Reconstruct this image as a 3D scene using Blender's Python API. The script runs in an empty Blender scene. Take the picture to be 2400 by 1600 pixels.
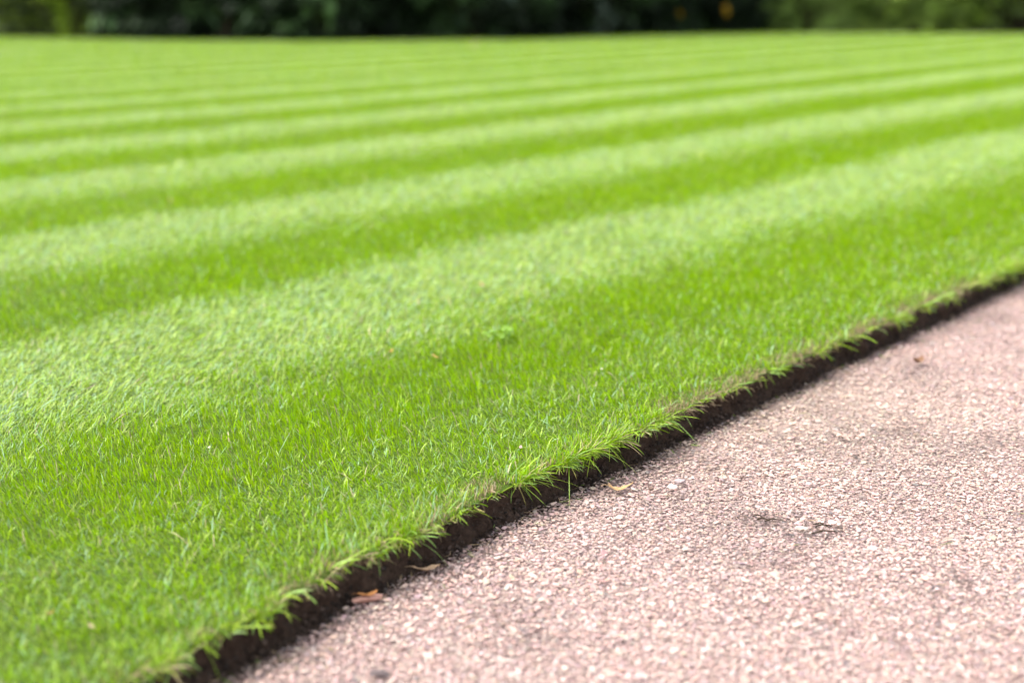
import bpy, bmesh, math, random
import numpy as np
from mathutils import Vector, Matrix

R = math.radians
rng = np.random.default_rng(7)
random.seed(7)
scene = bpy.context.scene
col = scene.collection

# ------------------------------------------------------------------ camera
H = 0.70                                   # lens height above the lawn
cam_d = bpy.data.cameras.new('camera')
cam_d.lens = 50; cam_d.sensor_width = 36; cam_d.sensor_fit = 'HORIZONTAL'
cam_d.clip_start = 0.05; cam_d.clip_end = 2000
cam_d.dof.use_dof = True
cam_d.dof.focus_distance = 2.20
cam_d.dof.aperture_fstop = 2.1
cam_d.dof.aperture_blades = 9
cam = bpy.data.objects.new('camera', cam_d); col.objects.link(cam)
cam.location = (0, 0, H); cam.rotation_euler = (R(90 - 13.76), 0, 0)
scene.camera = cam

# ------------------------------------------------------------------ light
SUN_EL, SUN_AZ = 56, -95                   # azimuth from +Y (ahead) towards +X
world = bpy.data.worlds.new('World'); scene.world = world; world.use_nodes = True
wn = world.node_tree; wn.nodes.clear()
wo = wn.nodes.new('ShaderNodeOutputWorld'); wb = wn.nodes.new('ShaderNodeBackground')
sky = wn.nodes.new('ShaderNodeTexSky'); sky.sky_type = 'NISHITA'; sky.sun_disc = False
sky.sun_elevation = R(SUN_EL); sky.sun_rotation = R(SUN_AZ)
sky.air_density = 1.0; sky.dust_density = 3.0; sky.ozone_density = 1.0
hs = wn.nodes.new('ShaderNodeHueSaturation'); hs.inputs['Saturation'].default_value = 0.28
wn.links.new(sky.outputs[0], hs.inputs['Color']); wn.links.new(hs.outputs[0], wb.inputs[0])
wb.inputs[1].default_value = 0.15
wn.links.new(wb.outputs[0], wo.inputs[0])
sl = bpy.data.lights.new('sun', 'SUN'); sl.energy = 1.4; sl.angle = R(20); sl.color = (1, 0.965, 0.90)
sun = bpy.data.objects.new('sun', sl); col.objects.link(sun)
sd = Vector((math.sin(R(SUN_AZ)) * math.cos(R(SUN_EL)), math.cos(R(SUN_AZ)) * math.cos(R(SUN_EL)), math.sin(R(SUN_EL))))
sun.rotation_euler = sd.to_track_quat('Z', 'Y').to_euler(); sun.location = sd * 30

vs = scene.view_settings
vs.view_transform = 'Standard'; vs.look = 'None'; vs.gamma = 1; vs.use_curve_mapping = False
vs.exposure = 1.78
scene.cycles.max_bounces = 6; scene.cycles.transmission_bounces = 4

# ------------------------------------------------------------------ helpers
def props(o, label=None, cat=None, group=None, kind=None):
    if label: o['label'] = label
    if cat: o['category'] = cat
    if group: o['group'] = group
    if kind: o['kind'] = kind
    return o

def link(name, me, mat, parent=None):
    o = bpy.data.objects.new(name, me); col.objects.link(o)
    if mat: me.materials.append(mat)
    if parent: o.parent = parent
    return o

def mesh_np(name, V, F, C=None, smooth=False):
    """V (n,3); F list of int arrays (m,k); C (n,3) point colour"""
    me = bpy.data.meshes.new(name)
    F = [np.asarray(f, np.int32) for f in F if len(f)]
    me.vertices.add(len(V)); me.vertices.foreach_set('co', np.asarray(V, np.float32).ravel())
    me.loops.add(sum(f.size for f in F)); me.polygons.add(sum(len(f) for f in F))
    me.loops.foreach_set('vertex_index', np.concatenate([f.ravel() for f in F]))
    tot = np.concatenate([np.full(len(f), f.shape[1], np.int32) for f in F])
    st = np.concatenate([[0], np.cumsum(tot)[:-1]]).astype(np.int32)
    me.polygons.foreach_set('loop_start', st)
    me.polygons.foreach_set('use_smooth', np.full(len(tot), smooth))
    me.update(calc_edges=True)
    if C is not None:
        a = me.color_attributes.new('tint', 'FLOAT_COLOR', 'POINT')
        a.data.foreach_set('color', (C if C.shape[1] == 4 else np.c_[C, np.ones(len(C))]).astype(np.float32).ravel())
    return me

def _h(ix, iy, s):
    n = (ix.astype(np.int64) * 374761393 + iy.astype(np.int64) * 668265263 + s * 982451653) & 0x7fffffff
    n = ((n ^ (n >> 13)) * 1274126177) & 0x7fffffff
    return ((n ^ (n >> 16)) & 0xffff) / 65535.0
def vnoise(x, y, s=0):
    x = np.asarray(x, float); y = np.asarray(y, float)
    ix, iy = np.floor(x), np.floor(y); fx, fy = x - ix, y - iy
    fx = fx * fx * (3 - 2 * fx); fy = fy * fy * (3 - 2 * fy)
    a = _h(ix, iy, s); b = _h(ix + 1, iy, s); c = _h(ix, iy + 1, s); d = _h(ix + 1, iy + 1, s)
    return (a * (1 - fx) + b * fx) * (1 - fy) + (c * (1 - fx) + d * fx) * fy
def fbm(x, y, s=0, o=4):
    t = 0; a = 1; n = 0
    for i in range(o):
        t = t + a * vnoise(x * 2 ** i, y * 2 ** i, s + i * 17); n += a; a *= .5
    return t / n

def pix(px, py, z=0.0):
    """where the sight line through photograph pixel (2400x1600) meets height z; used only to read places off the photo"""
    f = 3333.3; p = R(13.76); u = (px - 1200) / f; v = (800 - py) / f
    dx, dy, dz = u, math.cos(p) + v * math.sin(p), -math.sin(p) + v * math.cos(p)
    t = (H - z) / -dz
    return np.array([dx * t, dy * t])

# ------------------------------------------------------------------ materials
def new_mat(name):
    m = bpy.data.materials.new(name); m.use_nodes = True
    nt = m.node_tree; nt.nodes.clear()
    out = nt.nodes.new('ShaderNodeOutputMaterial')
    return m, nt, out
def node(nt, t, **kw):
    n = nt.nodes.new(t)
    for k, v in kw.items():
        if hasattr(n, k): setattr(n, k, v)
    return n
def setin(n, **kw):
    for k, v in kw.items(): n.inputs[k.replace('_', ' ')].default_value = v
    return n

def foliage_mat(name, rough=.45, spec=.4, transl=.35, under=(1, 1, 1), upper=(1, 1, 1), tcol=(1.25, 1.15, .35)):
    """leaf shader: own colour from the tint attribute, other colour on the blade's underside, light through the blade"""
    m, nt, out = new_mat(name)
    at = node(nt, 'ShaderNodeVertexColor'); at.layer_name = 'tint'
    geo = node(nt, 'ShaderNodeNewGeometry')
    mul = node(nt, 'ShaderNodeMix', data_type='RGBA', blend_type='MULTIPLY'); nt.links.new(at.outputs['Alpha'], mul.inputs[0])
    nt.links.new(at.outputs[0], mul.inputs[6]); mul.inputs[7].default_value = (*under, 1)
    mx = node(nt, 'ShaderNodeMix', data_type='RGBA')
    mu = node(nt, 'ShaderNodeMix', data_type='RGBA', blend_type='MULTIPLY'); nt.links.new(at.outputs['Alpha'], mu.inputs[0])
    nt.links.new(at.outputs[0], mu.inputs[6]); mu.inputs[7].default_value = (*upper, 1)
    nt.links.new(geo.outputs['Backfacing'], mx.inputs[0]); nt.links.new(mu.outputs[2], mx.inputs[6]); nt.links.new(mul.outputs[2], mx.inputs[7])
    b = node(nt, 'ShaderNodeBsdfPrincipled'); setin(b, Roughness=rough)
    b.inputs['Specular IOR Level'].default_value = spec
    nt.links.new(mx.outputs[2], b.inputs['Base Color'])
    tm = node(nt, 'ShaderNodeMix', data_type='RGBA', blend_type='MULTIPLY'); nt.links.new(at.outputs['Alpha'], tm.inputs[0])
    nt.links.new(at.outputs[0], tm.inputs[6]); tm.inputs[7].default_value = (*tcol, 1)
    t = node(nt, 'ShaderNodeBsdfTranslucent'); nt.links.new(tm.outputs[2], t.inputs[0])
    ms = node(nt, 'ShaderNodeMixShader'); ms.inputs[0].default_value = transl
    nt.links.new(b.outputs[0], ms.inputs[1]); nt.links.new(t.outputs[0], ms.inputs[2]); nt.links.new(ms.outputs[0], out.inputs[0])
    return m

def rock_mat(name):
    m, nt, out = new_mat(name)
    at = node(nt, 'ShaderNodeVertexColor'); at.layer_name = 'tint'
    tc = node(nt, 'ShaderNodeTexCoord')
    n1 = setin(node(nt, 'ShaderNodeTexNoise'), Scale=260.0, Detail=5.0, Roughness=.65)
    nt.links.new(tc.outputs['Object'], n1.inputs['Vector'])
    cr = node(nt, 'ShaderNodeValToRGB'); cr.color_ramp.elements[0].position = .3; cr.color_ramp.elements[0].color = (.66, .62, .62, 1)
    cr.color_ramp.elements[1].position = .68; cr.color_ramp.elements[1].color = (1.12, 1.1, 1.08, 1)
    nt.links.new(n1.outputs[0], cr.inputs[0])
    mul = node(nt, 'ShaderNodeMix', data_type='RGBA', blend_type='MULTIPLY'); mul.inputs[0].default_value = 1
    nt.links.new(at.outputs[0], mul.inputs[6]); nt.links.new(cr.outputs[0], mul.inputs[7])
    bp = setin(node(nt, 'ShaderNodeBump'), Strength=.35, Distance=.0008); nt.links.new(n1.outputs[0], bp.inputs['Height'])
    b = setin(node(nt, 'ShaderNodeBsdfPrincipled'), Roughness=.82); b.inputs['Specular IOR Level'].default_value = .3
    nt.links.new(mul.outputs[2], b.inputs['Base Color']); nt.links.new(bp.outputs[0], b.inputs['Normal'])
    nt.links.new(b.outputs[0], out.inputs[0])
    return m

def ground_mat(name, c0, c1, scale, bump=.004, rough=.95):
    m, nt, out = new_mat(name)
    tc = node(nt, 'ShaderNodeTexCoord')
    n1 = setin(node(nt, 'ShaderNodeTexNoise'), Scale=scale, Detail=8.0, Roughness=.7)
    n2 = setin(node(nt, 'ShaderNodeTexNoise'), Scale=scale * .06, Detail=4.0)
    nt.links.new(tc.outputs['Object'], n1.inputs['Vector']); nt.links.new(tc.outputs['Object'], n2.inputs['Vector'])
    ad = node(nt, 'ShaderNodeMath', operation='MULTIPLY_ADD'); nt.links.new(n2.outputs[0], ad.inputs[0]); ad.inputs[1].default_value = .5
    nt.links.new(n1.outputs[0], ad.inputs[2])
    cr = node(nt, 'ShaderNodeValToRGB'); cr.color_ramp.elements[0].position = .5; cr.color_ramp.elements[0].color = (*c0, 1)
    cr.color_ramp.elements[1].position = 1.0; cr.color_ramp.elements[1].color = (*c1, 1)
    nt.links.new(ad.outputs[0], cr.inputs[0])
    bp = setin(node(nt, 'ShaderNodeBump'), Strength=.8, Distance=bump); nt.links.new(n1.outputs[0], bp.inputs['Height'])
    b = setin(node(nt, 'ShaderNodeBsdfPrincipled'), Roughness=rough); b.inputs['Specular IOR Level'].default_value = .05
    nt.links.new(cr.outputs[0], b.inputs['Base Color']); nt.links.new(bp.outputs[0], b.inputs['Normal'])
    nt.links.new(b.outputs[0], out.inputs[0])
    return m

M_grass = foliage_mat('grass_blade', rough=.42, spec=.38, transl=.42, under=(1.10, 1.08, .3), upper=(1.50, 1.20, 21.0), tcol=(1.3, 1.25, .2))  # top-face factor: glaucous bloom plus the pale bands' sky sheen painted into the colour
M_leafbig = foliage_mat('broad_leaf', rough=.55, spec=.2, transl=.15)
M_leafsmall = foliage_mat('small_leaf', rough=.5, spec=.35, transl=.25)
M_dry = foliage_mat('dry_leaf', rough=.7, spec=.2, transl=.2, tcol=(1.1, .9, .6))
M_stone = rock_mat('pink_granite_chips')
M_thatch = ground_mat('thatch', (.030, .055, .008), (.085, .135, .02), 120, .003)
M_soil = ground_mat('dark_soil', (.010, .007, .0055), (.070, .047, .035), 130, .006)
M_bed = ground_mat('bed_soil', (.006, .005, .004), (.022, .017, .012), 30, .01)
M_pathbase = ground_mat('path_grit', (.26, .19, .18), (.46, .36, .34), 240, .004)
M_bark = ground_mat('bark', (.02, .015, .01), (.06, .045, .03), 40, .01)

# ------------------------------------------------------------------ lawn edge: lip and toe lines read off the photograph
LIP_PX = [(2400,612),(2299,664),(2185,702),(2099,740),(2003,783),(1900,828),(1800,872),(1710,918),(1629,966),(1510,1012),(1425,1038),
          (1323,1074),(1240,1104),(1170,1134),(1085,1184),(1000,1218),(906,1268),(810,1308),(762,1342),(651,1405),(555,1462),(475,1502),(300,1600)]
TOE_PX = [(2400,637),(2299,679),(2185,730),(2099,768),(2003,809),(1907,860),(1812,902),(1740,940),(1646,985),(1561,1029),(1476,1070),
          (1408,1104),(1323,1137),(1245,1171),(1170,1213),(1085,1256),(1000,1312),(906,1365),(810,1408),(714,1474),(587,1529),(459,1598)]
ZG = -0.056
lip = np.array([pix(*p, 0.0) for p in LIP_PX])[::-1]
toe = np.array([pix(*p, ZG) for p in TOE_PX])[::-1]
E = np.array([.62, .785]); E /= np.linalg.norm(E)          # along the edge, away
N = np.array([E[1], -E[0]])                                 # across it, towards the path
O = lip[0]
def sn(P): d = P - O; return d @ E, d @ N
ls, ln = sn(lip); ts, tn = sn(toe)
def ext(s, n, a=-6, b=50):
    o = np.argsort(s); s, n = s[o], n[o]
    q = np.polyfit(s, n, 3); n = .75 * np.polyval(q, s) + .25 * n
    return np.r_[a, s, b], np.r_[n[:3].mean(), n, n[-3:].mean()]
ls, ln = ext(ls, ln); ts, tn = ext(ts, tn)
def lip_n(s): return np.interp(s, ls, ln) + (vnoise(s * 19, s * 0, 5) - .5) * .014 + (vnoise(s * 7, s * 0, 4) - .5) * .007 + (vnoise(s * 70, s * 0, 6) - .5) * .006
def toe_n(s): return np.maximum(np.interp(s, ts, tn) + (vnoise(s * 18, s * 0, 9) - .5) * .012, lip_n(s) + .012)
def to_xy(s, n): return O[0] + s * E[0] + n * N[0], O[1] + s * E[1] + n * N[1]

def grid_mesh(name, S, rows):
    """rows: list of (n(s), z(s)) functions evaluated on S"""
    V = []
    for n, z in rows:
        x, y = to_xy(S, n); V.append(np.c_[x, y, z])
    V = np.concatenate(V); k = len(S); r = len(rows)
    i = np.arange(k - 1)[None] + (np.arange(r - 1) * k)[:, None]; i = i.ravel()
    return mesh_np(name, V, [np.c_[i, i + 1, i + k + 1, i + k]], smooth=True)

S = np.r_[np.arange(-6, -.6, .1), np.arange(-.6, 5, .006), np.arange(5, 50.1, .25)]
L = lip_n(S); T = toe_n(S)
# lawn: the turf's own surface
offs = [0, .008, .02, .04, .08, .15, .3, .6, 1, 2, 4, 8, 14, 22, 32, 48, 70]
rows = [(L - o, -.004 * np.exp(-o / .01) + (fbm(S * 14, S * 0 + o * 14, 3) - .5) * .006 * (1 if o < 1 else 0)) for o in offs][::-1]
props(link('lawn', grid_mesh('lawn', S, rows), M_thatch), 'flat mown lawn turf under the striped grass', None, None, 'structure')
# cut soil face and the dirt gutter at its foot
fr = []
edgez = (fbm(S * 14, S * 0, 3) - .5) * .006 - .004
prof = [(0, 0), (.03, .06), (.02, .16), (-.02, .28), (-.02, .4), (.03, .52), (.1, .64), (.2, .76), (.34, .86), (.5, .93), (.68, .97), (.86, 1.0), (1.05, 1.03), (1.4, 1.1)]
for j, (a, b) in enumerate(prof):
    am = 0 if j == 0 else 1
    nn = L + a * (T - L) + am * ((fbm(S * 90, S * 0 + b * 6, 21, 3) - .5) * .018 + (fbm(S * 18, S * 0 + b * 2, 31, 3) - .5) * .024 * (1 - a))
    zz = edgez * (1 - b) + b * (ZG - .002) + am * (fbm(S * 110, S * 0 + a * 14 + j, 41, 3) - .5) * .008
    fr.append((nn, zz))
props(link('soil_edge', grid_mesh('soil_edge', S, fr), M_soil), 'dark cut soil face between lawn and gravel', None, None, 'structure')
# gravel path bed
pr = [(T + o, np.full(len(S), ZG - .008)) for o in (-.01, .5, 1.5, 3.5)]
props(link('path', grid_mesh('path', S, pr), M_pathbase), 'pink grit bed of the gravel path', None, None, 'structure')
# ground out to the horizon
bm = bmesh.new(); bmesh.ops.create_grid(bm, x_segments=8, y_segments=8, size=600)
me = bpy.data.meshes.new('ground'); bm.to_mesh(me); bm.free()
g = link('ground', me, M_bed); g.location = (0, 0, ZG - .03); props(g, 'dark earth all round the garden', None, None, 'structure')

# ------------------------------------------------------------------ grass
def blades(x, y, z, ln_, wd, ang, t0, t1, roll, C, seg=3, taper=.55):
    """one curved tapering blade per entry. ang: heading of the lean; t0,t1: angle from vertical at base and tip"""
    n = len(x)
    ux, uy = np.cos(ang), np.sin(ang)
    sx, sy = -uy, ux                                           # sideways
    P = [np.c_[x, y, z]]
    th = []
    for i in range(seg):
        t = t0 + (t1 - t0) * (i + .5) / seg; th.append(t)
        d = np.c_[ux * np.sin(t), uy * np.sin(t), np.cos(t)] * (ln_ / seg)[:, None]
        P.append(P[-1] + d)
    th.append(th[-1])
    V = np.empty((n, 2 * seg + 1, 3), np.float32)
    for i in range(seg):
        t = th[i]; w = wd * (.5 if i == 0 else .5 * (1 - (1 - taper) * i / seg) * 1.05)
        nrm = np.c_[-ux * np.cos(t), -uy * np.cos(t), np.sin(t)]
        side = np.c_[sx, sy, np.zeros(n)] * np.cos(roll)[:, None] + nrm * np.sin(roll)[:, None]
        V[:, 2 * i] = P[i] - side * w[:, None]; V[:, 2 * i + 1] = P[i] + side * w[:, None]
    V[:, 2 * seg] = P[seg]
    k = 2 * seg + 1
    base = np.arange(n)[:, None] * k
    Q = np.concatenate([base + np.array([2 * i + 1, 2 * i, 2 * i + 2, 2 * i + 3]) for i in range(seg - 1)])
    Tr = base + np.array([2 * seg - 1, 2 * seg - 2, 2 * seg])
    Cc = np.repeat(C[:, None, :], k, 1)
    Cc[:, :2] *= np.array([.95, .85, .9])                      # sheath is duller at the root
    return V.reshape(-1, 3), Q, Tr, Cc.reshape(-1, 3)

def merge(parts):
    Vs, Qs, Ts, Cs = [], [], [], []; o = 0
    for V, Q, Tr, C in parts:
        Vs.append(V); Qs.append(Q + o); Ts.append(Tr + o); Cs.append(C); o += len(V)
    return np.concatenate(Vs), [np.concatenate(Qs), np.concatenate(Ts)], np.concatenate(Cs)

ANG_E = math.atan2(E[1], E[0])
def stripe(x, y):
    """+1 where the mower went away from the viewer, -1 where it came back"""
    k = (-.4658 * x + .36282 * y) / H - .84725
    k = k + .07 * np.maximum(0, k - 3)
    k = k + (vnoise(x * .6, y * .6, 55) - .5) * .16 / (1 + y * .08) + (vnoise(x * 5, y * 5, 56) - .5) * .10 / (1 + y * .08)
    u = np.mod(k + .5, 1)
    v = np.interp(u, [0, .12, .46, .68, .86, 1], [-1, -.8, .9, 1, -.8, -1])      # each pass blends out on its near side
    v = v - .5 * (fbm(x * 1.6, y * 1.6, 57, 3) - .5) - .25 * (vnoise(x * 14, y * 14, 58) - .5)
    v = np.where(k < .5, -1, v)
    # the two passes mingle where they meet
    return np.where(rng.random(len(x)) < np.clip(.5 + .64 * v, .04, .96), 1., -1.) * (.55 + .45 * np.clip(np.abs(v) * 2, 0, 1))

G_YEL = np.array([.30, .44, .004]); G_MID = np.array([.19, .38, .004]); G_BLU = np.array([.20, .38, .014]); STRAW = np.array([.50, .42, .26])  # bluish blades turn whitish on top, sky sheen put into their colour
def grass_cols(n, x, y):
    a = rng.random(n)[:, None]; b = rng.random(n)
    p = np.clip(fbm(x * 2.2, y * 2.2, 71, 3) * 1.6 - .3, 0, 1)[:, None]
    C = G_MID * (1 - a * .8) + G_YEL * a * .8
    C = C * (1 - .25 * p) + G_YEL * .25 * p
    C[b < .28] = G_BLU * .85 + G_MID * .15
    dead = b > .972 - .03 * p[:, 0]; C[dead] = STRAW * rng.uniform(.6, 1.1, (dead.sum(), 1))
    return C * rng.uniform(.55, 1.25, (n, 1))

def dead_alpha(C): return np.c_[C, (C[:, 1] > C[:, 0] * 1.15).astype(float)]
parts = []
D0, d0 = 66000, 2.5
HL = [(-20, 27), (-8.4, 23.8), (-5.9, 22.3), (-3.2, 21.5), (-.65, 22.1), (2, 24.3), (4.1, 26.1), (6, 25.9), (9, 25.5), (20, 25)]
hlx, hly = np.array(HL).T
ya = 1.0
while ya < 26.5:
    yb = ya * 1.12; ym = (ya + yb) / 2
    hw = .42 * yb + .45
    f = max(ym / d0, .8)
    dens = D0 * f ** -1.5
    n = int(dens * 2 * hw * (yb - ya))
    x = rng.uniform(-hw, hw, n); y = rng.uniform(ya, yb, n)
    s, nn = sn(np.c_[x, y])
    keep = (nn < lip_n(s) - .001) & (y < np.interp(x, hlx, hly) + .15)
    # thinner, scruffier patches
    keep &= rng.random(n) < .72 + .5 * fbm(x * 9, y * 9, 77, 2)
    x, y, nn, s = x[keep], y[keep], nn[keep], s[keep]; n = len(x)
    st = stripe(x, y)
    near_edge = np.clip(1 - (lip_n(s) - nn) / .07, 0, 1)
    st = st * (1 - near_edge)
    flow = (vnoise(x * 3, y * 3, 61) - .5) * .9 + (vnoise(x * 30, y * 30, 62) - .5) * 1.0
    heading = np.where(st > 0, ANG_E, ANG_E + np.pi) + rng.normal(0, 1, n) * np.where(st > 0, .6, .42) + flow * np.where(st > 0, 1, .6)
    border = (-.4658 * x + .36282 * y) / H - .84725 < .42          # the last strip by the edge is trodden and cut across
    rnd = rng.random(n) < (np.where(st > 0, .10, np.where(border, .24, .10)) + .5 * near_edge)
    heading = np.where(rnd, rng.uniform(0, 2 * np.pi, n), heading)
    t0 = np.where(st > 0, rng.uniform(.3, .9, n), rng.uniform(.08, .6, n)) * (.45 + .55 * np.abs(st)); t1 = t0 + rng.uniform(.15, 1.25, n)
    t1 = np.where(st > 0, t1 + .10, t0 + rng.uniform(.0, .55, n) + np.where(border, rng.uniform(0, .8, n), 0)); t0 = np.where(st > 0, t0 + .1, t0)
    sc = f ** .15
    ll = rng.gamma(6, .0027, n).clip(.007, .036) * sc * (1 + .3 * (vnoise(x * 12, y * 12, 88) - .5)) * np.where(rng.random(n) < .03, 1.6, 1)
    wd = rng.gamma(6, .00024, n).clip(.0008, .0029) * f ** .68
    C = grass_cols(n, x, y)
    # the turf just behind the cut is dry and brownish in places
    dry = near_edge ** .7 * np.clip(1.5 - 2.2 * (fbm(s * 9, s * 0, 101, 4) * 2.4 - .7), 0.1, 1.3) > rng.random(n) * 1.3
    C[dry] = np.array([.40, .30, .17]) * rng.uniform(.5, 1.1, (dry.sum(), 1))
    ll = np.where(dry, ll * .6, ll)
    parts.append(blades(x, y, np.full(n, -.003), ll, wd, heading, t0, t1, rng.normal(0, 1, n) * np.where(st > 0, .5, .3), C, 3 if ym < 7 else 2))
    ya = yb
V, F, C = merge(parts)
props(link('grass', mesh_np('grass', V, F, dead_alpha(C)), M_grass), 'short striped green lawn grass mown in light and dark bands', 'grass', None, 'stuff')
print('grass blades verts', len(V))

# long uncut blades along the lip, in tufts, hanging over the soil
parts = []
n = 34000
s = -.5 + 5.1 * rng.random(n) ** .72; tuft = np.clip(fbm(s * 9, s * 0, 101, 4) * 3.0 - 1.0, .05, 1) * np.clip(fbm(s * 35, s * 0, 102, 2) * 2.4 - .4, .25, 1)
s = s[rng.random(n) < tuft]; n = len(s)
tuft = np.clip(fbm(s * 9, s * 0, 101, 4) * 3.0 - 1.0, .05, 1) * np.clip(fbm(s * 35, s * 0, 102, 2) * 2.4 - .4, .25, 1)
back = rng.exponential(.016, n) - .006
x, y = to_xy(s, lip_n(s) - back + .002)
aN = math.atan2(N[1], N[0])
fan = (vnoise(s * 16, s * 0, 103) - .5) * 2.0
heading = aN + fan * .45 + rng.uniform(-1.5, 1.3, n)
t0 = rng.uniform(.35, 1.9, n); t1 = t0 + rng.uniform(.0, .9, n)
ll = (rng.gamma(3, .0062, n) + .004).clip(.007, .050) * (.76 + .10 * s.clip(0, 4)) * (.7 + .6 * tuft) * np.where(rng.random(n) < .12, 1.7, 1)
C = grass_cols(n, x, y) * np.array([.86, .92, .4]); dd = rng.random(n) < .07; C[dd] = np.array([.42, .34, .18])
parts.append(blades(x, y, np.full(n, -.004), ll, rng.uniform(.0008, .0018, n), heading, t0, t1, rng.normal(0, .6, n), C, 5, .7))
# distinct long blades
n = 170
s = rng.uniform(-.45, 4.2, n); x, y = to_xy(s, lip_n(s) - rng.uniform(0, .012, n))
t0 = rng.uniform(.7, 1.4, n)
parts.append(blades(x, y, np.full(n, -.003), rng.uniform(.028, .056, n), rng.uniform(.0016, .0028, n), aN + rng.normal(0, .6, n), t0, t0 + rng.uniform(.1, 1.2, n), rng.normal(0, .5, n), grass_cols(n, x, y) * np.array([.90, .96, .35]), 7, .75))
# pale roots and dead thatch at the lip
n = 9000
s = rng.uniform(-.5, 4.6, n); m = rng.random(n) < np.clip(fbm(s * 7, s * 0, 111, 2) * 2.6 - .8, .08, 1); s = s[m]; n = len(s)
x, y = to_xy(s, lip_n(s) - rng.uniform(-.004, .022, n))
C = np.array([.34, .25, .15]) * rng.uniform(.35, 1.2, (n, 1))
parts.append(blades(x, y, rng.uniform(-.014, .003, n), rng.uniform(.008, .026, n), rng.uniform(.0007, .0015, n), aN + rng.normal(0, 1.0, n), rng.uniform(.9, 1.7, n), rng.uniform(1.3, 2.8, n), rng.normal(0, .6, n), C, 4, .7))
def merge_mixed(parts):
    Vs, Fs, Cs = [], [], []; o = 0
    for V, Q, Tr, C in parts:
        Vs.append(V); Fs += [Q + o, Tr + o]; Cs.append(C); o += len(V)
    return np.concatenate(Vs), Fs, np.concatenate(Cs)
V, F, C = merge_mixed(parts)
props(link('edge_grass', mesh_np('edge_grass', V, F, dead_alpha(C)), M_grass), 'ragged longer grass blades hanging over the cut soil edge', 'grass', None, 'stuff')

# ------------------------------------------------------------------ gravel
def hull(k, flat, seed):
    r = np.random.default_rng(seed)
    bm = bmesh.new()
    for _ in range(k):
        v = r.normal(size=3); v /= np.linalg.norm(v); v *= r.uniform(.8, 1.0)
        bm.verts.new((v[0], v[1] * r.uniform(.62, .95), v[2] * flat))
    res = bmesh.ops.convex_hull(bm, input=bm.verts)
    bmesh.ops.delete(bm, geom=list({e for e in res['geom_interior'] + res['geom_unused'] if isinstance(e, bmesh.types.BMVert)}), context='VERTS')
    bmesh.ops.triangulate(bm, faces=bm.faces); bmesh.ops.recalc_face_normals(bm, faces=bm.faces)
    bm.verts.ensure_lookup_table(); bm.verts.index_update()
    V = np.array([v.co[:] for v in bm.verts]); F = np.array([[v.index for v in f.verts] for f in bm.faces]); bm.free()
    return V, F
PROTO = [hull(random.choice((12, 14, 17)), random.uniform(.28, .62), 900 + i) for i in range(36)]
STONES = np.array([[.62, .46, .42], [.65, .51, .46], [.58, .44, .42], [.68, .58, .53], [.54, .43, .42], [.49, .41, .41], [.66, .48, .42], [.74, .68, .62], [.28, .26, .27], [.60, .52, .43]])
SP = np.array([.20, .18, .14, .14, .11, .08, .08, .02, .02, .03]); SP /= SP.sum()

def rocks(P, sz, tiltmax, C, seed):
    r = np.random.default_rng(seed); n = len(P); pid = r.integers(0, len(PROTO), n)
    Vs, Fs, Cs = [], [], []; o = 0
    yaw = r.uniform(0, 2 * np.pi, n); tx = r.normal(0, tiltmax, n); ty = r.normal(0, tiltmax, n)
    for q, (pv, pf) in enumerate(PROTO):
        m = np.where(pid == q)[0]
        if not len(m): continue
        v = pv[None] * sz[m, None, None] * np.array([.90, .96, .35])
        c, s_ = np.cos(yaw[m])[:, None], np.sin(yaw[m])[:, None]
        X = v[..., 0] * c - v[..., 1] * s_; Y = v[..., 0] * s_ + v[..., 1] * c; Z = v[..., 2]
        c, s_ = np.cos(tx[m])[:, None], np.sin(tx[m])[:, None]; Y, Z = Y * c - Z * s_, Y * s_ + Z * c
        c, s_ = np.cos(ty[m])[:, None], np.sin(ty[m])[:, None]; X, Z = X * c - Z * s_, X * s_ + Z * c
        W = np.stack([X, Y, Z], -1) + P[m][:, None, :]
        k = len(pv)
        Vs.append(W.reshape(-1, 3)); Fs.append((pf[None] + (np.arange(len(m)) * k)[:, None, None]).reshape(-1, 3) + o)
        Cs.append(np.repeat(C[m], k, 0)); o += len(m) * k
    return np.concatenate(Vs), Fs, np.concatenate(Cs)

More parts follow.
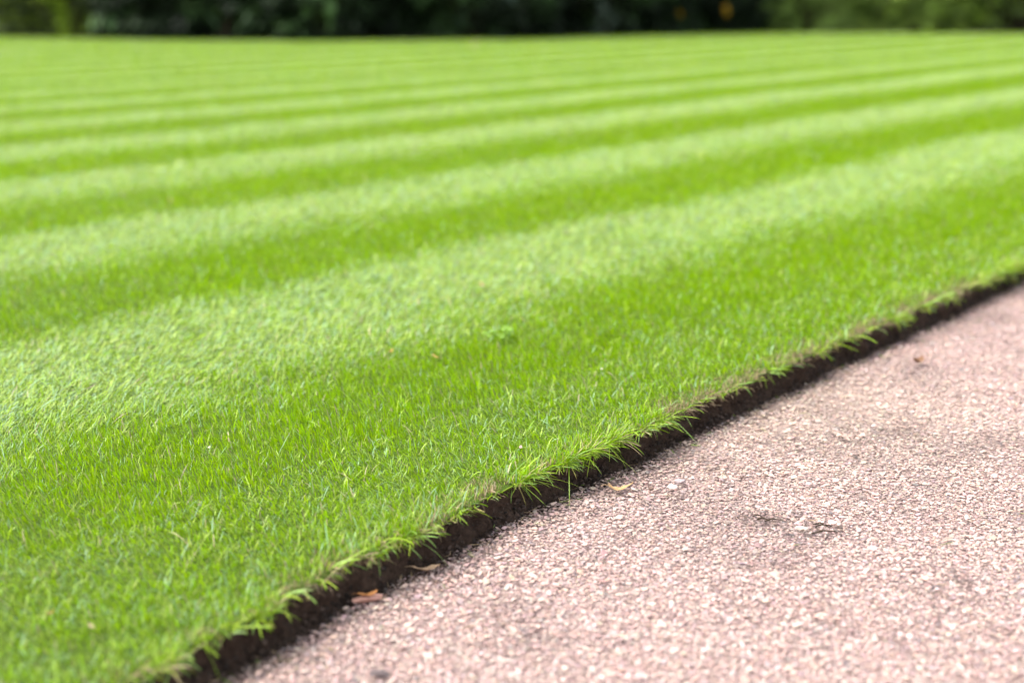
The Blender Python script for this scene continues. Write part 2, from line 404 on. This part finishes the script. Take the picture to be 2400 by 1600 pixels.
def jit(s0, s1, n0, n1, step):
    a = np.arange(s0, s1, step); b = np.arange(n0, n1, step); A, B = np.meshgrid(a, b)
    A = A.ravel() + rng.uniform(-.5, .5, A.size) * step; B = B.ravel() + rng.uniform(-.5, .5, B.size) * step
    return A, B
def path_z(x, y):                                               # slight unevenness of the raked surface
    return (fbm(x * 3, y * 3, 131, 3) - .5) * .016
SCUFF = [(1800, 1215, .05, .03, .6), (1905, 1240, .05, .03, .55), (2230, 1380, .05, .04, .5), (1990, 1010, .09, .06, .6), (1240, 1500, .05, .05, .6), (2100, 1180, .12, .05, .72)]
def layer(step, smin, smax, zoff, pw, seed):
    s, n_ = jit(-1.6, 6.2, -.22, 2.6, step)
    x, y = to_xy(s, n_)
    k = (n_ > toe_n(s) + rng.normal(.0, .006, len(s))) & (np.abs(x) < .40 * y + .38) & (y > 1.0)
    s, n_, x, y = s[k], n_[k], x[k], y[k]; n = len(x)
    u = rng.random(n) ** pw; sz = (smin + (smax - smin) * u) / 2
    e = np.clip((n_ - toe_n(s)) / .05, 0, 1)
    z = ZG + .001 + path_z(x, y) * e + zoff + rng.uniform(-.0015, .0015, n)
    C = STONES[rng.choice(len(STONES), n, p=SP)] * rng.uniform(.70, 1.20, (n, 1)) * (1 + rng.normal(0, .035, (n, 3))) * (1.0 - .30 * np.clip(fbm(x * 6, y * 6, 151, 4) * 3 - 1.6, 0, 1))[:, None] * np.array([.77, .722, .700])
    for (qx, qy, rx_, ry_, am) in SCUFF:                         # soil trodden in between the stones
        q = pix(qx, qy, ZG); d2 = ((x - q[0]) / rx_) ** 2 + ((y - q[1]) / ry_) ** 2
        hit = rng.random(n) < .8 * np.exp(-d2) * (fbm(x * 60, y * 60, 161, 2) > .45); C[hit] *= am
    # a cream, slightly mossy patch and soil-stained stones next to the cut
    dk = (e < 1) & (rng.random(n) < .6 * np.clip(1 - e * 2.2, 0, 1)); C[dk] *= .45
    gx = pix(1900, 960, ZG); w = np.exp(-(((x - gx[0]) / .35) ** 2 + ((y - gx[1]) / .35) ** 2))[:, None]
    C = C * (1 - w * np.array([0, -.06, .02]))
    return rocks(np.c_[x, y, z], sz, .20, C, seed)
Vs, Fs, Cs = [], [], []; o = 0
def addrocks(t):
    global o
    Vs.append(t[0]); Fs.extend([f + o for f in t[1]]); Cs.append(t[2]); o += len(t[0])
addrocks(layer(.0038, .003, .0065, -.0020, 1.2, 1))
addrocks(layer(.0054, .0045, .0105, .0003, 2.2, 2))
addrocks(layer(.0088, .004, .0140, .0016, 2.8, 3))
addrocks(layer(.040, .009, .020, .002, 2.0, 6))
# strays lying on the dirt at the foot of the cut, and a few up on the soil shelf
n = 1300; s = rng.uniform(-.4, 4.6, n); T_, L_ = toe_n(s), lip_n(s); u = np.where(rng.random(n) < .75, 1 - rng.exponential(.12, n), rng.uniform(.45, 1, n)).clip(.4, 1)
x, y = to_xy(s, L_ + (.25 + .75 * u) * (T_ - L_)); z = ZG + .001 + (1 - u) * .006
addrocks(rocks(np.c_[x, y, z], rng.uniform(.002, .0055, n), .3, STONES[rng.choice(len(STONES), n, p=SP)] * rng.uniform(.1, .55, (n, 1)), 4))
me = mesh_np('gravel', np.concatenate(Vs), [np.concatenate(Fs)], np.concatenate(Cs))
props(link('gravel', me, M_stone), 'loose pale pink gravel covering the path', 'gravel', None, 'stuff')
print('gravel verts', o)
# soil crumbs on the cut
n = 15000; s = rng.uniform(-.5, 4.6, n); T_, L_ = toe_n(s), lip_n(s); u = rng.random(n)
x, y = to_xy(s, L_ + (.02 + 1.0 * u) * (T_ - L_)); z = np.interp(u, [0, .1, .34, .68, 1], [-.03, -.036, -.046, -.053, -.056]) + rng.uniform(-.002, .004, n)
t = rocks(np.c_[x, y, z], .001 + .0045 * rng.random(n) ** 3, .8, np.array([.026, .018, .014]) * rng.uniform(.4, 2.6, (n, 1)), 5)
props(link('soil_crumbs', mesh_np('soil_crumbs', t[0], t[1], t[2]), M_stone), 'dark crumbs of soil along the foot of the cut lawn edge', 'soil', None, 'stuff')

# dry clippings and straws lying along the foot of the cut and on the stones
n = 1100; s = rng.uniform(-.5, 4.6, n); off = np.where(rng.random(n) < .7, rng.exponential(.03, n), rng.uniform(0, 1.0, n))
x, y = to_xy(s, toe_n(s) - .015 + off); keep = np.abs(x) < .4 * y + .2; x, y, off = x[keep], y[keep], off[keep]; n = len(x)
z = ZG + path_z(x, y) * np.clip(off / .05, 0, 1) + rng.uniform(.001, .007, n)
C = np.where((rng.random(n) < .3)[:, None], np.array([.17, .26, .05]), np.array([.34, .25, .15])) * rng.uniform(.5, 1.2, (n, 1))
t0 = rng.uniform(1.35, 1.6, n)
V, Q, Tr, C = blades(x, y, z, rng.uniform(.006, .026, n), rng.uniform(.0006, .0014, n), rng.uniform(0, 6.28, n), t0, t0 + rng.uniform(-.3, .3, n), rng.normal(0, .5, n), C, 3, .8)
props(link('grass_clippings', mesh_np('grass_clippings', V, [Q, Tr], C), M_dry), 'dry straws and clippings strewn along the gravel beside the cut edge', 'clippings', None, 'stuff')

# ------------------------------------------------------------------ flower bed under the shrubs
hx = np.linspace(-20, 20, 161); hy = np.interp(hx, hlx, hly)
V = []
for d, z in ((-.05, -.012), (.0, .006), (.2, .03), (1, .06), (4, .06), (14, .02)):
    V.append(np.c_[hx, hy + d + (vnoise(hx * 3, hx * 0, 141) - .5) * .1, np.full(161, z) + (vnoise(hx * 4, hx * 0 + d, 142) - .5) * .02])
V = np.concatenate(V); k = 161; i = (np.arange(k - 1)[None] + (np.arange(5) * k)[:, None]).ravel()
props(link('flower_bed', mesh_np('flower_bed', V, [np.c_[i, i + 1, i + k + 1, i + k]], smooth=True), M_bed), 'dark earth bed under the shrubs', None, None, 'structure')

# ------------------------------------------------------------------ shrubs
def leaf_cloud(P, D, ln_, wd, C, fold=.25):
    """one folded, pointed leaf per entry: P base, D direction (unit), 6 verts, 4 tris-> 2 quads + 2 tris"""
    n = len(P)
    up = np.tile([0, 0, 1.], (n, 1)) + rng.normal(0, .35, (n, 3))
    side = np.cross(D, up); side /= np.linalg.norm(side, axis=1)[:, None] + 1e-9
    nr = np.cross(side, D)
    V = np.empty((n, 6, 3)); l = ln_[:, None]; w = wd[:, None] / 2
    V[:, 0] = P
    V[:, 1] = P + D * l * .45 + side * w + nr * w * fold
    V[:, 2] = P + D * l * .45 - side * w + nr * w * fold
    V[:, 3] = P + D * l * .5
    V[:, 4] = P + D * l - nr * l * .12
    V[:, 5] = P + D * l * .04
    b = np.arange(n)[:, None] * 6
    Tr = np.concatenate([b + [0, 3, 1], b + [0, 2, 3], b + [1, 3, 4], b + [3, 2, 4]])
    return V.reshape(-1, 3), Tr, np.repeat(C, 6, 0)

def sweep(pts, rad, m=7):
    V, F = [], []
    pts = np.array(pts, float)
    for i, p in enumerate(pts):
        d = pts[min(i + 1, len(pts) - 1)] - pts[max(i - 1, 0)]; d /= np.linalg.norm(d) + 1e-9
        a = np.cross(d, [0.3, .9, .1]); a /= np.linalg.norm(a); b = np.cross(d, a)
        for j in range(m):
            t = 2 * np.pi * j / m; V.append(p + rad[i] * (a * math.cos(t) + b * math.sin(t)))
    for i in range(len(pts) - 1):
        for j in range(m): F.append((i * m + j, i * m + (j + 1) % m, (i + 1) * m + (j + 1) % m, (i + 1) * m + j))
    return np.array(V), np.array(F)

def shrub(name, label, cat, group, loc, rx, ry, h, nclump, nleaf, ll, lw, c0, c1, mat, droop=.3, clump=.22, low=.0, lightp=.5):
    root = bpy.data.objects.new(name, None); col.objects.link(root); root.location = loc; root.empty_display_size = .2
    props(root, label, cat, group)
    # branches
    Vb, Fb = [], []; ob = 0
    ctr = []
    for i in range(nclump):
        a = rng.uniform(0, 2 * np.pi); zz = rng.uniform(low, 1) ** 1.5
        prof_ = math.sqrt(max(0.02, 1 - max(0, zz - .3) ** 2 / .55)) * (.93 + .07 * min(1, zz * 4))
        rr = prof_ * (rng.uniform(.6, 1) ** .5)
        ctr.append((math.cos(a) * rx * rr, math.sin(a) * ry * rr, max(.04, zz * h)))
    ctr = np.array(ctr)
    for i in range(0, nclump, max(1, nclump // 26)):
        c = ctr[i]; mid = c * np.array([.45, .45, .5]) + rng.normal(0, .05, 3)
        v, f = sweep([(rng.normal(0, .05), rng.normal(0, .05), -.03), mid * np.array([.4, .4, .5]), mid, c], [.028, .02, .013, .005], 6)
        Vb.append(v); Fb.append(f + ob); ob += len(v)
    link('trunk', mesh_np('trunk', np.concatenate(Vb), [np.concatenate(Fb)], smooth=True), M_bark, root)
    # leaves: sprays round each clump centre, and an inner fill
    ci = rng.integers(0, nclump, nleaf); r = rng.random(nleaf) ** .5
    d = rng.normal(size=(nleaf, 3)); d /= np.linalg.norm(d, axis=1)[:, None]
    P = ctr[ci] + d * r[:, None] * clump * np.array([1, 1, .8])
    inn = rng.random(nleaf) < .25; P[inn] *= rng.uniform(.5, .95, (inn.sum(), 1))
    lowl = P[:, 2] < .05; P[lowl, 2] = .02 + rng.random(lowl.sum()) ** 1.5 * .30
    D = d * .8 + P / np.array([rx, ry, h]) * .5 + rng.normal(0, .3, (nleaf, 3)); D[:, 2] -= droop
    D /= np.linalg.norm(D, axis=1)[:, None]
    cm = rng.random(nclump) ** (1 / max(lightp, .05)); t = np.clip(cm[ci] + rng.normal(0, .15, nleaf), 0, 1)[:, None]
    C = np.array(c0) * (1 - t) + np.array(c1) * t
    V, Tr, Cc = leaf_cloud(P, D, ll * rng.uniform(.6, 1.2, nleaf), lw * rng.uniform(.7, 1.2, nleaf), C)
    V[:, 2] = np.maximum(V[:, 2], .008)
    link('crown', mesh_np('crown', V, [Tr], Cc), mat, root)
    return root

def hy_at(x): return float(np.interp(x, hlx, hly))
# small-leaved shrubs, left
for i, (x, w, lab) in enumerate([(-12.6, 1.7, 'small-leaved green bush outermost on the left, out past the lawn corner'),
                                 (-9.9, 1.6, 'small-leaved yellow-green bush at the far left end of the border'),
                                 (-7.35, 1.35, 'small-leaved dark green bush beside the broad pale hanging leaves')]):
    shrub('small_leaved_shrub', lab, 'shrub', 'small-leaved shrubs at the left of the border', (x, hy_at(x) + 1.1, 0), w, 1.15, 2.3, 230, 34000, .07, .038,
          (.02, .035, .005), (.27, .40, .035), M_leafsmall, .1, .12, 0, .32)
# rhododendrons, middle
for i, (x, w, lab) in enumerate([(-5.2, 1.35, 'dark rhododendron with large pale leaves hanging to the lawn, beside the small-leaved bush'),
                                 (-3.0, 1.5, 'near-black rhododendron where the border comes closest, left of centre'),
                                 (-.7, 1.45, 'dark rhododendron with one lighter green leaf spray above the lawn'),
                                 (1.6, 1.5, 'very dark rhododendron right of centre behind the brown leaf on the lawn rim'),
                                 (3.5, 1.15, 'dark rhododendron carrying yellow leaves next to the pale hedge')]):
    shrub('rhododendron', lab, 'shrub', 'rhododendrons in the middle of the border', (x, hy_at(x) + 1.15, 0), w, 1.2, 2.5, 150, 14000, .17, .065,
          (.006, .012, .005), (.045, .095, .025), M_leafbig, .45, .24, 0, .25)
# fine-leaved hedge bushes, right
for i, (x, w, lab) in enumerate([(5.35, 1.35, 'soft pale green hedge bush next to the dark rhododendrons'),
                                 (7.3, 1.35, 'olive green clipped hedge bush between the pale one and the deep green one'),
                                 (9.4, 1.4, 'deeper green hedge bush at the right end of the border'),
                                 (12.0, 1.7, 'green hedge bush outermost on the right, out past the path')]):
    shrub('hedge_bush', lab, 'hedge', 'fine-leaved hedge bushes at the right of the border', (x, hy_at(x) + 1.2, 0), w, 1.2, 2.4, 230, 46000, .055, .028,
          ((.13, .20, .04), (.08, .13, .022), (.03, .055, .008))[min(i, 2)], ((.36, .52, .15), (.36, .52, .10), (.30, .46, .06))[min(i, 2)], M_leafsmall, .1, .13, 0, .5)
# evergreens closing the view behind
for i, x in enumerate(np.arange(-13.5, 14, 3.0)):
    shrub('evergreen', ['tall dark evergreen bush standing behind the front row of shrubs'][0], 'shrub', 'evergreens behind the front row', (x, hy_at(x) + 3.6 + (i % 2) * .4, 0), 2.1, 1.3, 4.2, 190, 16000, .20, .09,
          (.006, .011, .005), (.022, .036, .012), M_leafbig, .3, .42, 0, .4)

# large pale leaves hanging in front of the dark rhododendrons, yellow leaves among them
def leaf_mesh(name, L_, W_, curl, C, seed, lobes=0):
    r = np.random.default_rng(seed); nu, nv = 15, 7
    V, F, Cc = [], [], []
    for i in range(nu):
        u = i / (nu - 1); w = W_ * .5 * (math.sin(math.pi * min(1, u * .96 + .02)) ** .75) * (1 + (.22 * math.sin(u * 22) if lobes else .03 * math.sin(u * 40)))
        for j in range(nv):
            v = j / (nv - 1) * 2 - 1
            z = abs(v) * w * .35 + curl * L_ * (u - .5) ** 2 * 2 + (vnoise(np.array(u * 4 + seed), np.array(v * 2), seed) - .5) * L_ * .12
            V.append(((u - .5) * L_, v * w + .06 * L_ * math.sin(u * 3 + seed), float(z)))
            c = np.array(C) * (1 - .25 * (abs(v) < .05)) * (0.85 + .3 * float(vnoise(np.array(u * 5), np.array(v * 3 + seed), 5)))
            Cc.append(c)
    for i in range(nu - 1):
        for j in range(nv - 1): a = i * nv + j; F.append((a, a + nv, a + nv + 1, a + 1))
    V = np.array(V); V[:, 2] -= V[:, 2].min()
    return V, np.array(F), np.array(Cc)

def leaf_thing(name, label, cat, group, xyz, L_, W_, yaw, curl, C, seed, mat=None, pitch=0., rollx=0., lobes=0, stalk=True):
    root = bpy.data.objects.new(name, None); col.objects.link(root); root.location = xyz; root.rotation_euler = (rollx, pitch, yaw); root.empty_display_size = .01
    props(root, label, cat, group)
    V, F, Cc = leaf_mesh(name, L_, W_, curl, C, seed, lobes)
    me = mesh_np('leaf_blade', V, [F], Cc, True); link('leaf_blade', me, mat or M_dry, root)
    md = col.objects  # real thickness comes from a solidify
    ob = root.children[0] if root.children else None
    for o_ in [c for c in bpy.data.objects if c.parent == root]:
        s_ = o_.modifiers.new('thick', 'SOLIDIFY'); s_.thickness = max(.0003, L_ * .008)
    if stalk:
        e = V[nv_mid(V)]
        v, f = sweep([e, e + np.array([-L_ * .14, .01 * L_, L_ * .03]), e + np.array([-L_ * .3, .06 * L_, .0])], [L_ * .02, L_ * .015, L_ * .012], 6)
        link('stalk', mesh_np('stalk', v, [f], np.tile(np.array(C) * .7, (len(v), 1)), True), mat or M_dry, root)
    return root
def nv_mid(V): return 3

# broad leaves of the left-hand rhododendron (one plant: a clump of big pale hanging leaves)
def big_leaf_plant(label, px, py, n, L_, spread, C, seed):
    y0 = hy_at(pix(px, 95)[0]) - .02
    x0 = (px - 1200) / 3333.3 * (y0 * math.cos(R(13.76)) + H * math.sin(R(13.76)))
    root = bpy.data.objects.new('broad_leaved_plant', None); col.objects.link(root); root.location = (x0, y0 + .12, 0.0)
    props(root, label, 'plant', 'broad-leaved plants at the foot of the border')
    r = np.random.default_rng(seed)
    zc = (95 - py) / 150.
    sv, sf = [], []; so = 0
    for i in range(n):
        V, F, Cc = leaf_mesh('leaf', L_ * r.uniform(.75, 1.15), L_ * .42 * r.uniform(.8, 1.2), -.35, np.array(C) * r.uniform(.6, 1.15), seed + i)
        a = -math.pi / 2 + r.normal(0, 1.0); tip = Matrix.Rotation(a, 3, 'Z') @ Matrix.Rotation(r.uniform(.5, 1.35), 3, 'Y')
        V = V @ np.array(tip).T + np.array([r.normal(0, spread), r.normal(0, .06), zc + r.normal(0, spread * .6)])
        V[:, 2] = np.maximum(V[:, 2], .015 + .02 * np.arange(len(V)) / len(V))
        link('leaf', mesh_np('leaf', V, [F], Cc, True), M_leafbig, root)
        b = V[3]; v, f = sweep([(0, .05, 0), (b[0] * .5, .06, b[2] * .7 + .05), b], [.012, .009, .005], 6); sv.append(v); sf.append(f + so); so += len(v)
    link('stem', mesh_np('stem', np.concatenate(sv), [np.concatenate(sf)], smooth=True), M_bark, root)
big_leaf_plant('low plant with pale green drooping leaf touching the lawn, leftmost of the broad-leaved ones', 250, 55, 3, .36, .10, (.13, .23, .09), 301)
big_leaf_plant('low plant with a narrow pale leaf against the near-black bush', 318, 62, 2, .32, .06, (.10, .19, .07), 311)
big_leaf_plant('spray of mid-green leaves below the centre-left rhododendron', 765, 30, 7, .34, .20, (.09, .17, .05), 321)
big_leaf_plant('dull green spray in shade between the pale leaves and the lighter spray', 520, 45, 4, .34, .16, (.035, .07, .03), 331)
big_leaf_plant('dull blue-green spray in the dark middle of the border', 1120, 40, 6, .36, .25, (.035, .06, .04), 341)
big_leaf_plant('shaded broad-leaved spray near the yellow leaves', 1420, 50, 5, .38, .25, (.02, .035, .022), 351)

def at_hedge(px, py, dy=-.05):
    y0 = hy_at(pix(px, 95)[0]) + dy; f = 3333.3; p = R(13.76); v = (800 - py) / f
    t = y0 / (math.cos(p) + v * math.sin(p)); return ((px - 1200) / f * t, y0, H + t * (-math.sin(p) + v * math.cos(p)))
for k, (px, py, L_, lab, C) in enumerate([(1590, 36, .20, 'round yellow leaf on the dark rhododendron, the one nearer the centre', (.50, .30, .02)),
                                           (1700, 28, .24, 'longer orange-yellow leaf where rhododendron meets the pale hedge', (.48, .27, .02))]):
    leaf_thing('yellow_leaf', lab, 'leaf', 'yellow leaves in the border', at_hedge(px, py, -.12), L_, L_ * .62, 1.2, .2, C, 401 + k, M_leafbig, pitch=1.1, rollx=.4)

# ------------------------------------------------------------------ litter on the lawn and the path
def on(px, py, z): p = pix(px, py, z); return (float(p[0]), float(p[1]), z)
GZ = ZG + .008
def onpath(px, py, up=.008):
    p = pix(px, py, GZ); z = ZG + float(path_z(np.array(p[0]), np.array(p[1]))) + up
    p = pix(px, py, z); return (float(p[0]), float(p[1]), z)
leaf_thing('fallen_leaf', 'crisp curled tan leaf lying on the gravel below the soil cut', 'leaf', 'dead leaves on the gravel', onpath(1455, 1146), .040, .016, .15, .5, (.55, .36, .18), 501, lobes=1)
leaf_thing('fallen_leaf', 'rusty brown leaf stuck at the foot of the soil cut', 'leaf', 'dead leaves on the gravel', onpath(1195, 1196, .006), .026, .012, -.3, .5, (.16, .05, .02), 502)
leaf_thing('fallen_leaf', 'straw-coloured dry leaf on the gravel rim near the bottom', 'leaf', 'dead leaves on the gravel', onpath(1000, 1338), .036, .011, .25, .3, (.50, .34, .22), 503)
leaf_thing('fallen_leaf', 'small crumpled brown leaf far along the gravel at the right', 'leaf', 'dead leaves on the gravel', onpath(2153, 851), .030, .020, .9, .9, (.22, .12, .07), 504)
leaf_thing('fallen_leaf', 'orange-brown sliver leaf leaning on the pink slab', 'leaf', 'dead leaves on the gravel', onpath(862, 1393, .012), .026, .008, .5, .3, (.45, .20, .07), 505)
for k, (px, py, L_, C, lab) in enumerate([
        (121, 1435, .014, (.45, .16, .07), 'orange-red leaf in the blurred grass at lower left'),
        (215, 1468, .017, (.45, .38, .20), 'cream dry leaf in the grass near the bottom, beside the orange one'),
        (73, 528, .030, (.50, .22, .16), 'pinkish leaf bit on the dark band at far left'),
        (402, 471, .034, (.60, .36, .24), 'peach leaf bit on the dark green band left of centre'),
        (1000, 690, .0, (.5, .3, .2), ''),
        (917, 823, .018, (.55, .26, .08), 'short orange blade-like leaf where pale band meets green'),
        (1020, 836, .020, (.60, .34, .12), 'upright orange straw-like leaf just right of the short one'),
        (1130, 668, .026, (.62, .30, .14), 'orange leaf sliver higher up on the pale band'),
        (1221, 1048, .011, (.62, .42, .38), 'tiny pink petal in the turf just above the soil cut'),
        (1410, 865, .009, (.66, .58, .45), 'whitish petal in the grass near the edge'),
        (490, 1048, .008, (.72, .66, .46), 'pale cream petal where the light band fades'),
        (1365, 82, .22, (.34, .24, .16), 'large blurred brown leaf on the far rim of the lawn'),
        (1110, 108, .16, (.55, .42, .26), 'pale tan leaf on the far lawn below the dark bushes')]):
    if not L_: continue
    leaf_thing('petal' if 'petal' in lab else 'fallen_leaf', lab, 'petal' if 'petal' in lab else 'leaf', 'litter on the lawn', on(px, py, .008 if L_ < .1 else .02), L_ * .75, L_ * .75 * (.6 if 'petal' in lab else .42), rng.uniform(0, 3), .4, tuple(np.array(C) * .8 + .03), 520 + k, pitch=-.35, stalk='petal' not in lab)

def stone_thing(name, label, cat, group, xyz, size, flat, C, seed, yaw=0.):
    pv, pf = hull(26, 1, seed)
    V = pv * np.array([size[0] / 2, size[1] / 2, size[2] / 2])
    bm = bmesh.new(); vs_ = [bm.verts.new(v) for v in V]
    for f in pf: bm.faces.new([vs_[i] for i in f])
    bmesh.ops.bevel(bm, geom=list(bm.edges), offset=min(size) * .06, segments=2, affect='EDGES', profile=.6)
    me = bpy.data.meshes.new(name); bm.to_mesh(me); bm.free()
    a = me.color_attributes.new('tint', 'FLOAT_COLOR', 'POINT'); a.data.foreach_set('color', np.tile(np.r_[np.array(C) * .8, 1], len(me.vertices)).astype(np.float32))
    o_ = link(name, me, M_stone); o_.location = xyz; o_.rotation_euler = (.08, .05, yaw); props(o_, label, cat, group)
    return o_
GS = 'larger stones lying on the path'
stone_thing('stone', 'flat salmon-pink slab of stone half over the gravel rim', 'stone', GS, onpath(862, 1402, .006), (.052, .026, .010), 1, (.60, .34, .27), 601, .5)
stone_thing('stone', 'dark grey oblong stone at the bottom of the picture', 'stone', GS, onpath(890, 1578, .008), (.030, .013, .011), 1, (.15, .12, .12), 602, -.1)
stone_thing('stone', 'dark charcoal stone wedged at the foot of the soil cut', 'stone', GS, onpath(1530, 1034, .005), (.024, .018, .018), 1, (.07, .055, .05), 603, .8)
stone_thing('stone', 'small blue-grey stone beside the charcoal one', 'stone', GS, onpath(1565, 1033, .006), (.013, .010, .010), 1, (.17, .19, .24), 604, .2)
stone_thing('stone', 'smooth white pebble right of the curled tan leaf', 'stone', GS, onpath(1577, 1140, .008), (.020, .014, .009), 1, (.78, .70, .62), 605, .1)
stone_thing('stone', 'flat lilac-grey shard just behind the white pebble', 'stone', GS, onpath(1592, 1127, .009), (.034, .018, .007), 1, (.46, .38, .38), 606, .15)
stone_thing('stone', 'small brown round pebble below the lilac shard', 'stone', GS, onpath(1526, 1144, .009), (.011, .010, .009), 1, (.22, .15, .12), 607, .1)
stone_thing('stone', 'cream oblong stone beside the dark twiggy debris', 'stone', GS, onpath(1878, 1238, .009), (.024, .010, .009), 1, (.74, .64, .56), 608, -.5)
stone_thing('stone', 'pinkish round pebble on the dirt below the hanging blades', 'stone', GS, onpath(812, 1377, .005), (.016, .015, .013), 1, (.52, .38, .34), 609, .2)
stone_thing('stone', 'whitish pebble on the dirt just below the pinkish one', 'stone', GS, onpath(870, 1384, .005), (.014, .012, .010), 1, (.62, .52, .46), 610, .2)
stone_thing('stone', 'brick-red chip at the soil foot further up the edge', 'stone', GS, onpath(1738, 925, .004), (.020, .016, .012), 1, (.30, .13, .09), 611, .4)

def debris(label, px, py, w, seed):
    """a knot of dark twigs and bark flakes"""
    r = np.random.default_rng(seed); root = bpy.data.objects.new('twig_litter', None); col.objects.link(root); root.location = onpath(px, py, .006); root.empty_display_size = .02
    props(root, label, 'twigs', 'dark litter on the gravel')
    for i in range(3):
        a = r.uniform(-.9, .3); L_ = r.uniform(.2, .6) * w; c = r.normal(0, w * .3, 2) * np.array([1, .5])
        d = np.array([math.cos(a), math.sin(a) * .9]) * L_ / 2
        p = [np.r_[c - d, .004], np.r_[c - d * .3 + r.normal(0, .002, 2), .007], np.r_[c + d * .4 + r.normal(0, .002, 2), .006], np.r_[c + d, .003]]
        v, f = sweep(p, [.0010, .0013, .0010, .0005], 6); link('twig', mesh_np('twig', v, [f], smooth=True), M_bark, root)
    for i in range(6):
        V, F, Cc = leaf_mesh('flake', r.uniform(.007, .013), .006, .3, (.12, .085, .07), seed + i)
        rot = np.array(Matrix.Rotation(r.uniform(0, 6), 3, 'Z')); V = V @ rot.T + np.r_[r.normal(0, w * .28, 2) * np.array([1, .5]), .003]
        link('bark_flake', mesh_np('bark_flake', V, [F], Cc, True), M_dry, root)
debris('dark brown knot of twigs and bark beside the cream oblong stone', 1905, 1243, .075, 701)
debris('dark twiggy scrap just left of the cream oblong stone', 1770, 1222, .06, 711)

def clover(px, py, n, seed):
    r = np.random.default_rng(seed); root = bpy.data.objects.new('clover_patch', None); col.objects.link(root); root.location = on(px, py, 0); root.empty_display_size = .02
    props(root, 'small clump of fine dark clover-like weed in the turf at the middle of the lawn', 'weed')
    Vs_, Fs_, Cs_ = [], [], []; o2 = 0; sv, sf = [], []; so = 0
    for i in range(n):
        c = np.r_[r.normal(0, .016, 2), r.uniform(.016, .030)]
        v, f = sweep([(c[0] * .5, c[1] * .5, 0), (c[0] * .9, c[1] * .9, c[2] * .6), c], [.0007, .0006, .0005], 5); sv.append(v); sf.append(f + so); so += len(v)
        for k in range(3):
            a = k * 2.1 + r.uniform(0, 1); V, F, Cc = leaf_mesh('l', .009, .0075, .1, (.20, .36, .04), i)
            V = V + np.array([.0045, 0, 0]); V = V @ np.array(Matrix.Rotation(a, 3, 'Z')).T + c
            Vs_.append(V); Fs_.append(F + o2); Cs_.append(Cc); o2 += len(V)
    link('foliage', mesh_np('foliage', np.concatenate(Vs_), [np.concatenate(Fs_)], np.concatenate(Cs_), True), M_leafsmall, root)
    link('stem', mesh_np('stem', np.concatenate(sv), [np.concatenate(sf)], np.tile([.12, .25, .04], (so, 1)), True), M_leafsmall, root)
clover(1178, 805, 15, 801)
